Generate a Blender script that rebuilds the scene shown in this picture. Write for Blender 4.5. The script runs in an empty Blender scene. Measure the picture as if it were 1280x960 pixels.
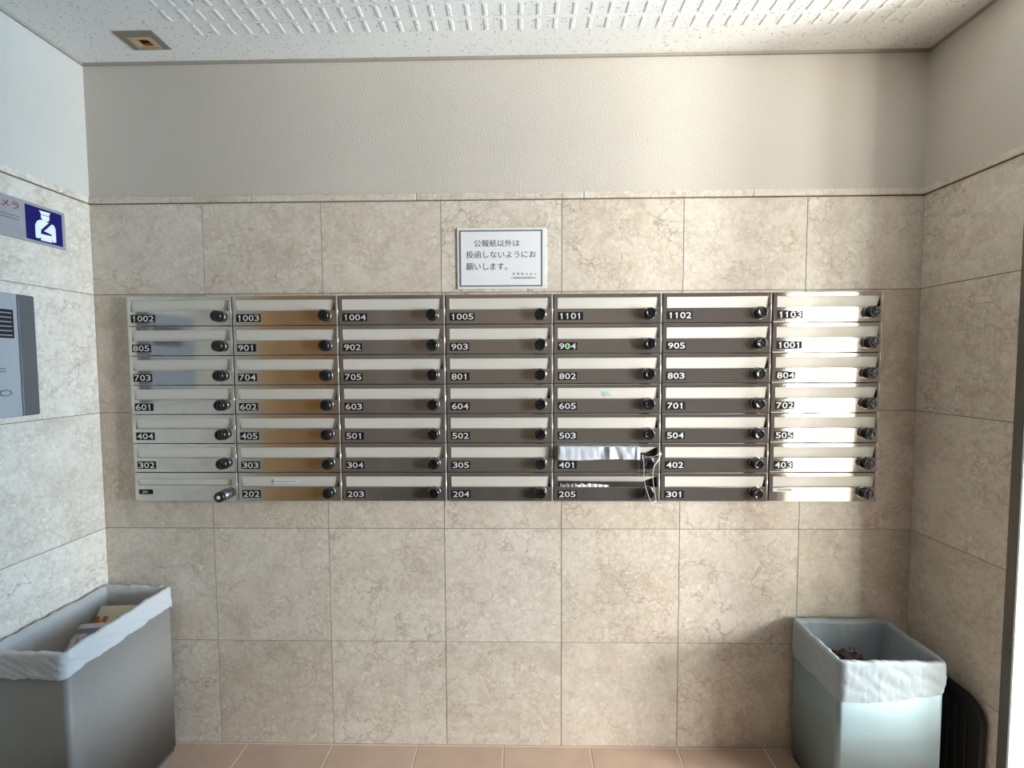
import bpy, bmesh, math, random
from mathutils import Vector, Matrix, noise
R = math.radians
scene = bpy.context.scene
COL = scene.collection

# ------------------------------------------------------------------ camera, light, exposure
CAM = (0.0, -1.4573, 1.337)
F_PX, YAW, PITCH, ROLL = 542.64, 0.0178, -0.0481, -0.0046
cam_d = bpy.data.cameras.new('camera'); cam = bpy.data.objects.new('camera', cam_d); COL.objects.link(cam)
cam_d.sensor_width = 36.0; cam_d.lens = 36.0 * F_PX / 1280.0; cam_d.clip_start = 0.02
cy, sy, cp, sp = math.cos(YAW), math.sin(YAW), math.cos(PITCH), math.sin(PITCH)
fwd = Vector((-sy * cp, cy * cp, sp)); right = Vector((cy, sy, 0)); up = right.cross(fwd)
cr, sr = math.cos(ROLL), math.sin(ROLL)
r2 = right * cr + up * sr; u2 = up * cr - right * sr
M = Matrix((r2, u2, -fwd)).transposed().to_4x4(); M.translation = CAM
cam.matrix_world = M
scene.camera = cam
scene.view_settings.view_transform = 'Standard'; scene.view_settings.look = 'None'
scene.view_settings.gamma = 1.0; scene.view_settings.use_curve_mapping = False
scene.view_settings.exposure = 0.0
scene.cycles.max_bounces = 10; scene.cycles.diffuse_bounces = 6; scene.cycles.glossy_bounces = 5
scene.cycles.transmission_bounces = 6; scene.cycles.sample_clamp_indirect = 6.0

world = bpy.data.worlds.new('world'); scene.world = world; world.use_nodes = True
bg = world.node_tree.nodes['Background']; bg.inputs[0].default_value = (1.0, 1.0, 0.9, 1); bg.inputs[1].default_value = 1.5

def area(name, loc, target, sx, sy_, radiance, col):
    d = bpy.data.lights.new(name, 'AREA'); d.shape = 'RECTANGLE'; d.size = sx; d.size_y = sy_
    d.energy = radiance * math.pi * sx * sy_; d.color = col
    o = bpy.data.objects.new(name, d); COL.objects.link(o); o.location = loc
    o.rotation_euler = (Vector(target) - Vector(loc)).to_track_quat('-Z', 'Y').to_euler()
    return o
# daylight standing in the openings of the entrance hall
NEUTRAL, SKY = (0.98, 1.0, 1.0), (0.48, 0.735, 1.0)
area('daylight_pane_far', (4.02, -2.625, 1.90), (0, -2.625, 1.90), 1.35, 0.80, 54.0, NEUTRAL)
area('daylight_pane_middle', (4.02, -1.575, 1.28), (0, -1.575, 1.28), 0.65, 1.00, 162.0, NEUTRAL)
area('daylight_pane_near', (4.02, -0.80, 1.30), (0, -0.80, 1.30), 0.80, 2.0, 49.0, SKY)
area('daylight_glass_door', (3.10, -3.62, 1.13), (3.10, 0, 1.13), 0.30, 2.1, 21.0, (0.86, 1.0, 0.92))
area('daylight_door_side', (3.60, -3.62, 1.13), (3.60, 0, 1.13), 0.36, 2.1, 15.0, (1.0, 0.90, 0.76))
area('hall_fill_light', (0.6, -3.05, 2.30), (0.6, -3.05, 0), 3.4, 0.20, 2.4, (1.0, 0.95, 0.87))  # added lamp, out of view; lifts the hall mirrored in the steel doors

# ------------------------------------------------------------------ material helpers
def new_mat(name):
    m = bpy.data.materials.new(name); m.use_nodes = True
    nt = m.node_tree; b = nt.nodes['Principled BSDF']
    return m, nt, b
def N(nt, t, **kw):
    n = nt.nodes.new(t)
    for k, v in kw.items(): setattr(n, k, v)
    return n
def L(nt, a, b): nt.links.new(a, b)
def ramp(nt, src, stops):
    r = N(nt, 'ShaderNodeValToRGB'); e = r.color_ramp.elements
    while len(e) < len(stops): e.new(0.5)
    for i, (p, c) in enumerate(stops):
        e[i].position = p; e[i].color = (c, c, c, 1) if isinstance(c, (int, float)) else (*c, 1)
    L(nt, src, r.inputs[0]); return r.outputs[0]
def mixc(nt, fac, a, b, mode='MIX'):
    m = N(nt, 'ShaderNodeMix', data_type='RGBA', blend_type=mode)
    for s, i in ((fac, 0), (a, 6), (b, 7)):
        if isinstance(s, (int, float)): m.inputs[i].default_value = s
        elif isinstance(s, tuple): m.inputs[i].default_value = (*s, 1)
        else: L(nt, s, m.inputs[i])
    return m.outputs[2]
def noise_tex(nt, vec, scale, detail=4, rough=0.55, dist=0.0):
    n = N(nt, 'ShaderNodeTexNoise'); n.inputs['Scale'].default_value = scale; n.inputs['Detail'].default_value = detail
    n.inputs['Roughness'].default_value = rough; n.inputs['Distortion'].default_value = dist
    if vec is not None: L(nt, vec, n.inputs['Vector'])
    return n
def bump(nt, b, h, strength, dist=0.002):
    n = N(nt, 'ShaderNodeBump'); n.inputs['Strength'].default_value = strength; n.inputs['Distance'].default_value = dist
    L(nt, h, n.inputs['Height']); L(nt, n.outputs[0], b.inputs['Normal'])
def simple(name, col, rough=0.5, metal=0.0, spec=0.5, nscale=30, namp=0.06, bumps=0.0):
    m, nt, b = new_mat(name)
    tc = N(nt, 'ShaderNodeTexCoord')
    n = noise_tex(nt, tc.outputs['Object'], nscale, 3)
    c = ramp(nt, n.outputs[0], [(0.25, tuple(x * (1 - namp) for x in col)), (0.75, tuple(min(1, x * (1 + namp)) for x in col))])
    L(nt, c, b.inputs['Base Color'])
    b.inputs['Roughness'].default_value = rough; b.inputs['Metallic'].default_value = metal
    b.inputs['Specular IOR Level'].default_value = spec
    if bumps: bump(nt, b, n.outputs[0], bumps)
    return m

def marble():
    m, nt, b = new_mat('crema_marble')
    tc = N(nt, 'ShaderNodeTexCoord'); at = N(nt, 'ShaderNodeAttribute', attribute_name='tile')
    sc = N(nt, 'ShaderNodeVectorMath', operation='SCALE'); sc.inputs[3].default_value = 9.0; L(nt, at.outputs['Color'], sc.inputs[0])
    ad = N(nt, 'ShaderNodeVectorMath', operation='ADD'); L(nt, tc.outputs['Object'], ad.inputs[0]); L(nt, sc.outputs[0], ad.inputs[1])
    v = ad.outputs[0]
    def distort(amt, s):
        n = noise_tex(nt, v, s, 5, 0.6)
        sub = N(nt, 'ShaderNodeVectorMath', operation='SUBTRACT'); L(nt, n.outputs['Color'], sub.inputs[0]); sub.inputs[1].default_value = (.5, .5, .5)
        s2 = N(nt, 'ShaderNodeVectorMath', operation='SCALE'); s2.inputs[3].default_value = amt; L(nt, sub.outputs[0], s2.inputs[0])
        a = N(nt, 'ShaderNodeVectorMath', operation='ADD'); L(nt, v, a.inputs[0]); L(nt, s2.outputs[0], a.inputs[1]); return a.outputs[0]
    def vein(scale, amt, ds, w):
        vo = N(nt, 'ShaderNodeTexVoronoi', feature='DISTANCE_TO_EDGE'); vo.inputs['Scale'].default_value = scale
        L(nt, distort(amt, ds), vo.inputs['Vector'])
        return ramp(nt, vo.outputs['Distance'], [(0.0, 1.0), (w, 0.35), (w * 3, 0.0)])
    big = noise_tex(nt, v, 3.2, 4, 0.6); mid = noise_tex(nt, v, 14, 6, 0.65, 0.6); fine = noise_tex(nt, v, 70, 4, 0.6)
    base = ramp(nt, big.outputs[0], [(0.32, (0.68, 0.595, 0.495)), (0.52, (0.765, 0.69, 0.59)), (0.72, (0.81, 0.75, 0.66))])
    base = mixc(nt, 0.45, base, ramp(nt, mid.outputs[0], [(0.3, (0.50, 0.425, 0.34)), (0.5, (0.74, 0.665, 0.565)), (0.7, (0.87, 0.82, 0.74))]))
    base = mixc(nt, 0.20, base, ramp(nt, fine.outputs[0], [(0.35, (0.47, 0.40, 0.32)), (0.65, (0.90, 0.86, 0.78))]))
    mask = ramp(nt, noise_tex(nt, v, 5.5, 3).outputs[0], [(0.42, 0.0), (0.62, 1.0)])
    v1 = vein(9.0, 0.20, 11, 0.014); v2 = vein(30, 0.075, 26, 0.035)
    mu = N(nt, 'ShaderNodeMath', operation='MULTIPLY'); L(nt, v1, mu.inputs[0]); L(nt, mask, mu.inputs[1])
    mu3 = N(nt, 'ShaderNodeMath', operation='MULTIPLY'); L(nt, mu.outputs[0], mu3.inputs[0]); mu3.inputs[1].default_value = 0.9
    sep0 = N(nt, 'ShaderNodeSeparateColor'); L(nt, at.outputs['Color'], sep0.inputs[0])
    amt = ramp(nt, sep0.outputs[1], [(0.0, 0.45), (0.5, 0.85), (1.0, 1.0)])
    mv = N(nt, 'ShaderNodeMath', operation='MULTIPLY'); L(nt, mu3.outputs[0], mv.inputs[0]); L(nt, amt, mv.inputs[1])
    base = mixc(nt, mv.outputs[0], base, (0.33, 0.245, 0.165))
    blot = ramp(nt, noise_tex(nt, v, 4.2, 5, 0.65, 0.8).outputs[0], [(0.54, 0.0), (0.72, 0.5)])
    base = mixc(nt, blot, base, (0.50, 0.435, 0.35))
    mask2 = ramp(nt, noise_tex(nt, v, 9, 3).outputs[0], [(0.38, 0.0), (0.58, 0.55)])
    mu2 = N(nt, 'ShaderNodeMath', operation='MULTIPLY'); L(nt, v2, mu2.inputs[0]); L(nt, mask2, mu2.inputs[1])
    mv2 = N(nt, 'ShaderNodeMath', operation='MULTIPLY'); L(nt, mu2.outputs[0], mv2.inputs[0]); L(nt, amt, mv2.inputs[1])
    base = mixc(nt, mv2.outputs[0], base, (0.36, 0.28, 0.20))
    fl = ramp(nt, noise_tex(nt, v, 46, 2, 0.5, 1.2).outputs[0], [(0.62, 0.0), (0.70, 0.55)])
    base = mixc(nt, fl, base, (0.90, 0.87, 0.81))
    sep = N(nt, 'ShaderNodeSeparateColor'); L(nt, at.outputs['Color'], sep.inputs[0])
    tint = ramp(nt, sep.outputs[0], [(0.0, (0.91, 0.89, 0.86)), (1.0, (1.0, 1.0, 1.0))])
    base = mixc(nt, 1.0, base, tint, 'MULTIPLY')
    L(nt, base, b.inputs['Base Color']); b.inputs['Roughness'].default_value = 0.32; b.inputs['Specular IOR Level'].default_value = 0.35
    return m

def stucco():
    m, nt, b = new_mat('white_stucco')
    tc = N(nt, 'ShaderNodeTexCoord')
    n = noise_tex(nt, tc.outputs['Object'], 170, 3, 0.55)
    c = ramp(nt, noise_tex(nt, tc.outputs['Object'], 2.5, 3).outputs[0], [(0.3, (0.60, 0.555, 0.485)), (0.7, (0.63, 0.585, 0.52))])
    L(nt, c, b.inputs['Base Color']); b.inputs['Roughness'].default_value = 0.75; b.inputs['Specular IOR Level'].default_value = 0.25
    bump(nt, b, n.outputs[0], 0.55, 0.003); return m

def ceiling_mat():
    m, nt, b = new_mat('fissured_ceiling_board')
    tc = N(nt, 'ShaderNodeTexCoord')
    wob = noise_tex(nt, tc.outputs['Object'], 38, 3, 0.6)
    mp = N(nt, 'ShaderNodeMapping'); mp.inputs['Scale'].default_value = (66, 100, 64); mp.inputs['Rotation'].default_value = (0, 0, 0.5)
    L(nt, tc.outputs['Object'], mp.inputs[0])
    av = N(nt, 'ShaderNodeVectorMath', operation='ADD'); L(nt, mp.outputs[0], av.inputs[0])
    s = N(nt, 'ShaderNodeVectorMath', operation='SCALE'); s.inputs[3].default_value = 3.0; L(nt, wob.outputs['Color'], s.inputs[0]); L(nt, s.outputs[0], av.inputs[1])
    vo = N(nt, 'ShaderNodeTexVoronoi'); vo.inputs['Scale'].default_value = 1.0; L(nt, av.outputs[0], vo.inputs['Vector'])
    f = ramp(nt, vo.outputs['Distance'], [(0.14, 1.0), (0.26, 0.0)])
    mu = N(nt, 'ShaderNodeMath', operation='MULTIPLY'); L(nt, f, mu.inputs[0])
    L(nt, ramp(nt, noise_tex(nt, tc.outputs['Object'], 30, 2).outputs[0], [(0.18, 0.0), (0.34, 0.7)]), mu.inputs[1])
    c = mixc(nt, mu.outputs[0], (0.84, 0.835, 0.80), (0.36, 0.34, 0.30))
    L(nt, c, b.inputs['Base Color']); b.inputs['Roughness'].default_value = 0.9; b.inputs['Specular IOR Level'].default_value = 0.1
    inv = N(nt, 'ShaderNodeMath', operation='SUBTRACT'); inv.inputs[0].default_value = 1.0; L(nt, mu.outputs[0], inv.inputs[1])
    bump(nt, b, inv.outputs[0], 0.5, 0.002); return m

def steel(name, col, rough, axis=0, metal=1.0, streak=0.05):
    m, nt, b = new_mat(name)
    tc = N(nt, 'ShaderNodeTexCoord'); mp = N(nt, 'ShaderNodeMapping')
    s = [900, 900, 900]; s[axis] = 6; mp.inputs['Scale'].default_value = s
    L(nt, tc.outputs['Object'], mp.inputs[0])
    n = noise_tex(nt, mp.outputs[0], 1.0, 2)
    L(nt, ramp(nt, n.outputs[0], [(0.3, tuple(x * (1 - streak) for x in col)), (0.7, tuple(min(1, x * (1 + streak)) for x in col))]), b.inputs['Base Color'])
    sm = noise_tex(nt, tc.outputs['Object'], 11, 4)
    L(nt, ramp(nt, sm.outputs[0], [(0.3, rough * 0.85), (0.7, rough * 1.2)]), b.inputs['Roughness'])
    b.inputs['Metallic'].default_value = metal
    bump(nt, b, n.outputs[0], 0.05, 0.0005); return m

def bag_mat(name, col):
    m, nt, b = new_mat(name)
    tc = N(nt, 'ShaderNodeTexCoord'); n = noise_tex(nt, tc.outputs['Object'], 24, 4, 0.6, 1.5)
    b.inputs['Base Color'].default_value = (*col, 1); b.inputs['Roughness'].default_value = 0.40
    bump(nt, b, n.outputs[0], 0.35, 0.004)
    tr = N(nt, 'ShaderNodeBsdfTranslucent'); tr.inputs[0].default_value = (0.75, 0.80, 0.84, 1)
    mx = N(nt, 'ShaderNodeMixShader'); mx.inputs[0].default_value = 0.22
    L(nt, b.outputs[0], mx.inputs[1]); L(nt, tr.outputs[0], mx.inputs[2])
    L(nt, mx.outputs[0], nt.nodes['Material Output'].inputs['Surface']); return m

def printed(name, paper, inks, scale, stripe=None):
    m, nt, b = new_mat(name)
    tc = N(nt, 'ShaderNodeTexCoord'); mp = N(nt, 'ShaderNodeMapping'); mp.inputs['Scale'].default_value = scale
    L(nt, tc.outputs['UV'], mp.inputs[0])
    vo = N(nt, 'ShaderNodeTexVoronoi', distance='CHEBYCHEV'); vo.inputs['Scale'].default_value = 1.0; L(nt, mp.outputs[0], vo.inputs['Vector'])
    sep = N(nt, 'ShaderNodeSeparateColor'); L(nt, vo.outputs['Color'], sep.inputs[0])
    st = [(0.0, paper)] + [(0.45 + 0.5 * i / len(inks), c) for i, c in enumerate(inks)]
    c = ramp(nt, sep.outputs[0], st)
    nt.nodes[-1].color_ramp.interpolation = 'CONSTANT'
    if stripe:
        sv = N(nt, 'ShaderNodeSeparateXYZ'); L(nt, tc.outputs['UV'], sv.inputs[0])
        f = ramp(nt, sv.outputs[1], [(0.0, 0.0), (stripe[0], 1.0), (stripe[1], 0.0)])
        nt.nodes[-1].color_ramp.interpolation = 'CONSTANT'
        c = mixc(nt, f, c, stripe[2])
        f2 = ramp(nt, sv.outputs[1], [(0.0, 0.0), (stripe[1], 1.0)]); nt.nodes[-1].color_ramp.interpolation = 'CONSTANT'
        c = mixc(nt, f2, c, paper)
    L(nt, c, b.inputs['Base Color']); b.inputs['Roughness'].default_value = 0.5; return m

MAT = {}
MAT['marble'] = marble(); MAT['stucco'] = stucco(); MAT['ceil'] = ceiling_mat()
MAT['grout'] = simple('tile_joint', (0.20, 0.155, 0.11), 0.9, nscale=80)
MAT['floor'] = simple('terracotta_tile', (0.50, 0.36, 0.27), 0.55, nscale=9, namp=0.10, bumps=0.1)
MAT['floorgrout'] = simple('floor_joint', (0.80, 0.71, 0.61), 0.9, nscale=60)
MAT['gap'] = simple('shadow_gap_strip', (0.36, 0.33, 0.28), 0.7)
MAT['maroon'] = simple('dark_maroon_panel', (0.24, 0.16, 0.15), 0.6, nscale=3)
MAT['brown'] = simple('brown_panel', (0.50, 0.42, 0.35), 0.6, nscale=3)
MAT['gold'] = simple('golden_wood', (0.85, 0.50, 0.13), 0.45, nscale=4, namp=0.15)
MAT['pale'] = simple('grey_plaster', (0.24, 0.24, 0.235), 0.8, nscale=4)
MAT['beige'] = simple('beige_plaster', (0.62, 0.58, 0.52), 0.8, nscale=4)
MAT['bounce_dark'] = simple('unseen_floor_dark', (0.07, 0.05, 0.035), 0.6, nscale=60, namp=0.2)  # unseen hall floor, made dark to cut bounce on the right wall
MAT['bounce_pale'] = simple('unseen_floor_pale', (0.62, 0.53, 0.43), 0.8, nscale=20)  # unseen porch floor, made pale to bounce light up to the ceiling
MAT['whiteframe'] = simple('white_frame_paint', (0.90, 0.91, 0.92), 0.3)
MAT['steel'] = steel('mailbox_steel', (0.60, 0.565, 0.52), 0.08, 0, 0.86)
MAT['edge'] = steel('lightened_edge_steel', (0.80, 0.77, 0.73), 0.25, 2, 0.6)
MAT['flap'] = steel('satin_flap_steel', (0.74, 0.71, 0.64), 0.55, 0, 0.15, 0.03)
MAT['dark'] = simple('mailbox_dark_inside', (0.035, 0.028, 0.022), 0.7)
MAT['plate'] = simple('black_number_plate', (0.008, 0.008, 0.010), 0.6, spec=0.2)
MAT['digit'] = simple('silver_numerals', (0.80, 0.79, 0.77), 0.45, 0.2)
MAT['knob'] = simple('black_knob_plastic', (0.012, 0.012, 0.014), 0.22, 0, 0.6)
MAT['chrome'] = simple('chrome_ring', (0.62, 0.60, 0.57), 0.25, 1.0)
MAT['silver'] = simple('grey_lock_metal', (0.17, 0.18, 0.19), 0.35, 0.8)
MAT['white'] = simple('white_dot', (0.85, 0.85, 0.85), 0.5)
MAT['binsteel'] = steel('taupe_bin_steel', (0.275, 0.25, 0.22), 0.55, 2, 0.15, 0.04)
MAT['binpale'] = steel('pale_bin_steel', (0.255, 0.345, 0.37), 0.5, 2, 0.3, 0.04)
MAT['binrim'] = simple('bin_base_rubber', (0.045, 0.045, 0.05), 0.6)
MAT['bag'] = bag_mat('white_bag_plastic', (0.70, 0.70, 0.69)); MAT['bag2'] = bag_mat('darkened_bag_plastic', (0.40, 0.46, 0.49))  # bag2: same plastic, colour darkened to offset strong light on the corner bin
MAT['paper'] = simple('white_paper', (0.82, 0.83, 0.84), 0.6, nscale=8, namp=0.02)
MAT['paperblue'] = simple('bluish_white_paper', (0.60, 0.64, 0.70), 0.6, nscale=8, namp=0.03)
MAT['border'] = simple('notice_border_grey', (0.13, 0.14, 0.15), 0.5)
MAT['ink'] = simple('black_ink', (0.035, 0.035, 0.04), 0.6)
MAT['clear'] = simple('notice_frame_edge', (0.80, 0.79, 0.75), 0.3)
MAT['signgrey'] = simple('sign_grey', (0.31, 0.305, 0.31), 0.5)
MAT['blue'] = simple('sign_blue', (0.008, 0.006, 0.115), 0.6, spec=0.2)
MAT['signwhite'] = simple('sign_white', (0.84, 0.87, 0.90), 0.5)
MAT['red'] = simple('sign_red', (0.30, 0.04, 0.045), 0.5)
MAT['darkred'] = simple('sign_dark_red', (0.20, 0.09, 0.09), 0.5)
MAT['icom'] = steel('intercom_face_steel', (0.39, 0.41, 0.43), 0.45, 2, 0.3)
MAT['icomside'] = steel('intercom_side_steel', (0.115, 0.116, 0.115), 0.5, 2, 0.3)
MAT['black'] = simple('black_plastic', (0.010, 0.010, 0.011), 0.6, spec=0.3)
MAT['lampframe'] = simple('lamp_frame_metal', (0.30, 0.27, 0.22), 0.45, 0.5)
MAT['lampin'] = simple('lamp_inner_brass', (0.72, 0.58, 0.42), 0.3, 0.7)
MAT['copper'] = simple('lamp_copper', (0.52, 0.17, 0.05), 0.4, 0.5)
MAT['aqua'] = simple('aqua_ink', (0.20, 0.62, 0.64), 0.6)
MAT['green'] = simple('green_sticker', (0.10, 0.72, 0.05), 0.5)
MAT['rust'] = simple('dark_dried_leaf', (0.045, 0.016, 0.012), 0.6, nscale=40, namp=0.5)
MAT['string'] = simple('clear_plastic_string', (0.78, 0.77, 0.74), 0.3)
MAT['jamb'] = steel('aluminium_jamb', (0.16, 0.145, 0.12), 0.4, 2, 0.4)
MAT['news'] = printed('printed_newspaper', (0.62, 0.57, 0.57), [(0.30, 0.22, 0.22), (0.40, 0.33, 0.33), (0.5, 0.45, 0.45)], (14, 9, 1), (0.86, 0.93, (0.20, 0.16, 0.26)))
MAT['flyer'] = printed('printed_flyer', (0.72, 0.64, 0.44), [(0.62, 0.28, 0.07), (0.55, 0.13, 0.04), (0.60, 0.42, 0.10)], (12, 7, 1), (0.88, 0.885, (0.70, 0.62, 0.42)))

# ------------------------------------------------------------------ mesh helpers
def box(bm, x0, y0, z0, x1, y1, z1, mi=0):
    vs = [bm.verts.new((x, y, z)) for x in (x0, x1) for y in (y0, y1) for z in (z0, z1)]
    for f in ((0, 1, 3, 2), (4, 6, 7, 5), (0, 4, 5, 1), (2, 3, 7, 6), (0, 2, 6, 4), (1, 5, 7, 3)):
        fc = bm.faces.new([vs[i] for i in f]); fc.material_index = mi
    return vs
def prism(bm, pts, off, mi=0):
    """pts: a planar polygon of 3-D points; off: extrusion vector"""
    a = [bm.verts.new(p) for p in pts]; b = [bm.verts.new(Vector(p) + Vector(off)) for p in pts]
    n = len(pts)
    fs = [bm.faces.new(a), bm.faces.new(b[::-1])] + [bm.faces.new((a[i], b[i], b[(i + 1) % n], a[(i + 1) % n])) for i in range(n)]
    for f in fs: f.material_index = mi
def lathe(bm, prof, cx, cz, seg=28, mi=0):
    """prof: (radius, y) going out along -y; axis is parallel to y"""
    rings = []
    for r, y in prof:
        rings.append([bm.verts.new((cx + r * math.cos(2 * math.pi * k / seg), y, cz + r * math.sin(2 * math.pi * k / seg))) for k in range(seg)])
    for a, b in zip(rings, rings[1:]):
        for k in range(seg):
            f = bm.faces.new((a[k], a[(k + 1) % seg], b[(k + 1) % seg], b[k])); f.material_index = mi; f.smooth = True
    f = bm.faces.new(rings[-1]); f.material_index = mi
    f = bm.faces.new(rings[0][::-1]); f.material_index = mi
def tube(bm, pts, rad, seg=8, mi=0):
    pts = [Vector(p) for p in pts]; rings = []
    for i, p in enumerate(pts):
        d = (pts[min(i + 1, len(pts) - 1)] - pts[max(i - 1, 0)]).normalized()
        a = d.cross(Vector((0.13, 1, 0.21))).normalized(); c = d.cross(a)
        r = rad[i] if isinstance(rad, (list, tuple)) else rad
        rings.append([bm.verts.new(p + a * r * math.cos(2 * math.pi * k / seg) + c * r * math.sin(2 * math.pi * k / seg)) for k in range(seg)])
    for a, b in zip(rings, rings[1:]):
        for k in range(seg):
            f = bm.faces.new((a[k], a[(k + 1) % seg], b[(k + 1) % seg], b[k])); f.smooth = True; f.material_index = mi
    bm.faces.new(rings[0][::-1]).material_index = mi; bm.faces.new(rings[-1]).material_index = mi
def obj(name, bm, mats, parent=None, loc=None, bevel=0.0, seg=2, recalc=True):
    if recalc: bmesh.ops.recalc_face_normals(bm, faces=bm.faces[:])
    me = bpy.data.meshes.new(name); bm.to_mesh(me); bm.free()
    for m in (mats if isinstance(mats, (list, tuple)) else [mats]): me.materials.append(m)
    o = bpy.data.objects.new(name, me); COL.objects.link(o)
    if parent is not None: o.parent = parent
    if loc is not None: o.location = loc
    if bevel:
        md = o.modifiers.new('bevel', 'BEVEL'); md.width = bevel; md.segments = seg; md.limit_method = 'ANGLE'; md.angle_limit = R(40)
    return o
def struct(name, bm, mats, **k):
    o = obj(name, bm, mats, **k); o['kind'] = 'structure'; return o
def thing(name, label, cat, loc=(0, 0, 0), group=None):
    o = bpy.data.objects.new(name, None); COL.objects.link(o); o.location = loc; o.empty_display_size = 0.05
    o['label'] = label; o['category'] = cat
    if group: o['group'] = group
    return o
def tag(o, label, cat, group=None):
    o['label'] = label; o['category'] = cat
    if group: o['group'] = group
    return o
_tc = {}
def text_geo(s, size=1.0):
    """flat glyph outlines -> (verts2d, faces), normalised so that x starts at 0"""
    if s in _tc: return _tc[s]
    cu = bpy.data.curves.new('glyphs', 'FONT'); cu.body = s; cu.size = 1.0; cu.resolution_u = 3; cu.offset = 0.008 if s.isdigit() else 0.018 if s.endswith('メラ') else 0.0
    o = bpy.data.objects.new('glyphs', cu); COL.objects.link(o)
    dg = bpy.context.evaluated_depsgraph_get(); me = bpy.data.meshes.new_from_object(o.evaluated_get(dg))
    vs = [(v.co.x, v.co.y) for v in me.vertices]; fs = [tuple(p.vertices) for p in me.polygons]
    bpy.data.objects.remove(o); bpy.data.curves.remove(cu); bpy.data.meshes.remove(me)
    x0 = min(v[0] for v in vs); y0 = min(v[1] for v in vs); x1 = max(v[0] for v in vs); y1 = max(v[1] for v in vs)
    _tc[s] = (vs, fs, x0, y0, x1, y1); return _tc[s]
def put_text(bm, s, fn, w=None, h=None, mi=0):
    """fn maps (u,v) in metres to a 3-D point; the text is scaled to w x h"""
    vs, fs, x0, y0, x1, y1 = text_geo(s)
    kx = w / (x1 - x0) if w else None; ky = h / (y1 - y0) if h else None
    kx = kx or ky; ky = ky or kx
    bv = [bm.verts.new(fn((x - x0) * kx, (y - y0) * ky)) for x, y in vs]
    for f in fs:
        try:
            fc = bm.faces.new([bv[i] for i in f]); fc.material_index = mi
        except ValueError: pass

# ------------------------------------------------------------------ the room
XL, XR, ZC = -1.4392, 1.3122, 2.3294
ZT = 1.8755
ROWS = [0.0, 0.373, 0.772, 1.1733, 1.5738, ZT]
JX = [-1.0595 + 0.4 * k for k in range(6)]
rnd = random.Random(5)
def tiled(name, spans, axis, face, depth, out, upper_to, u0, u1):
    """spans: tile edges along the wall; axis 0: wall lies along x at y=face; axis 1: along y at x=face.  out: sign of the room side"""
    bm = bmesh.new(); cl = bm.loops.layers.float_color.new('tile')
    g = 0.0011
    def slab(a0, a1, z0, z1, d0, d1, mi, col=None):
        n0 = len(bm.faces)
        lo, hi = sorted((face + out * d0, face + out * d1))
        if axis == 0: box(bm, a0, lo, z0, a1, hi, z1, mi)
        else: box(bm, lo, a0, z0, hi, a1, z1, mi)
        bm.faces.ensure_lookup_table()
        c = col or (rnd.random(), rnd.random(), rnd.random(), 1)
        for f in bm.faces[n0:]:
            for l in f.loops: l[cl] = c
    slab(u0, u1, 0.0, ZT + 0.004, -depth, -0.0022, 1)
    for z0, z1 in zip(ROWS, ROWS[1:]):
        for a0, a1 in zip(spans, spans[1:]):
            slab(a0 + g, a1 - g, z0 + g, z1 - (0.003 if z1 == ZT else g), -0.004, 0.0, 0)
    slab(u0, u1, ZT + 0.004, upper_to, -depth, 0.0, 2)
    return struct(name, bm, [MAT['marble'], MAT['grout'], MAT['stucco']])
tiled('wall_back', [XL - 0.02] + JX + [XR + 0.02], 0, 0.0, 0.12, -1, ZC + 0.03, XL - 0.1, XR + 0.1)
YL = -0.97
tiled('wall_left', [YL, -0.8, -0.4, 0.0], 1, XL, 0.12, 1, ZC + 0.03, YL, 0.0)
YJ = -0.287
tiled('wall_right', [YJ, 0.0], 1, XR, 0.10, -1, ZC + 0.03, YJ, 0.0)
# marble moulding above the tiles
def mould(name, a0, a1, axis, face, out):
    bm = bmesh.new(); cl = bm.loops.layers.float_color.new('tile')
    lo, hi = sorted((face - out * 0.001, face + out * 0.007))
    n = max(1, round((a1 - a0) / 0.6)); st = (a1 - a0) / n
    for k in range(n):
        n0 = len(bm.faces); c = (rnd.random(), rnd.random(), rnd.random(), 1)
        p, q = a0 + k * st, a0 + (k + 1) * st - 0.0006
        if axis == 0: box(bm, p, lo, ZT, q, hi, ZT + 0.021)
        else: box(bm, lo, p, ZT, hi, q, ZT + 0.021)
        bm.faces.ensure_lookup_table()
        for f in bm.faces[n0:]:
            for l in f.loops: l[cl] = c
    struct(name, bm, MAT['marble'], bevel=0.0025)
mould('trim_1', XL, XR, 0, 0.0, -1)
mould('trim_2', YL, -0.008, 1, XL, 1)
mould('trim_3', YJ, -0.008, 1, XR, -1)
for nm, b_ in (('trim_4', (XL, -0.007, ZC - 0.008, XR, 0.001, ZC)), ('trim_5', (XL - 0.001, YL, ZC - 0.008, XL + 0.007, -0.008, ZC)), ('trim_6', (XR - 0.007, YJ, ZC - 0.008, XR + 0.001, -0.008, ZC))):
    bm = bmesh.new(); box(bm, *b_); struct(nm, bm, MAT['gap'])
# metal jamb closing the end of the right wall
bm = bmesh.new(); box(bm, XR - 0.001, YJ - 0.022, 0.0, XR + 0.10, YJ, ZC)
struct('trim_7', bm, MAT['jamb'])
bm = bmesh.new(); box(bm, XR + 0.0005, YJ - 0.027, 0.0, XR + 0.10, YJ - 0.022, ZC)
struct('trim_8', bm, MAT['whiteframe'], bevel=0.001)

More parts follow.
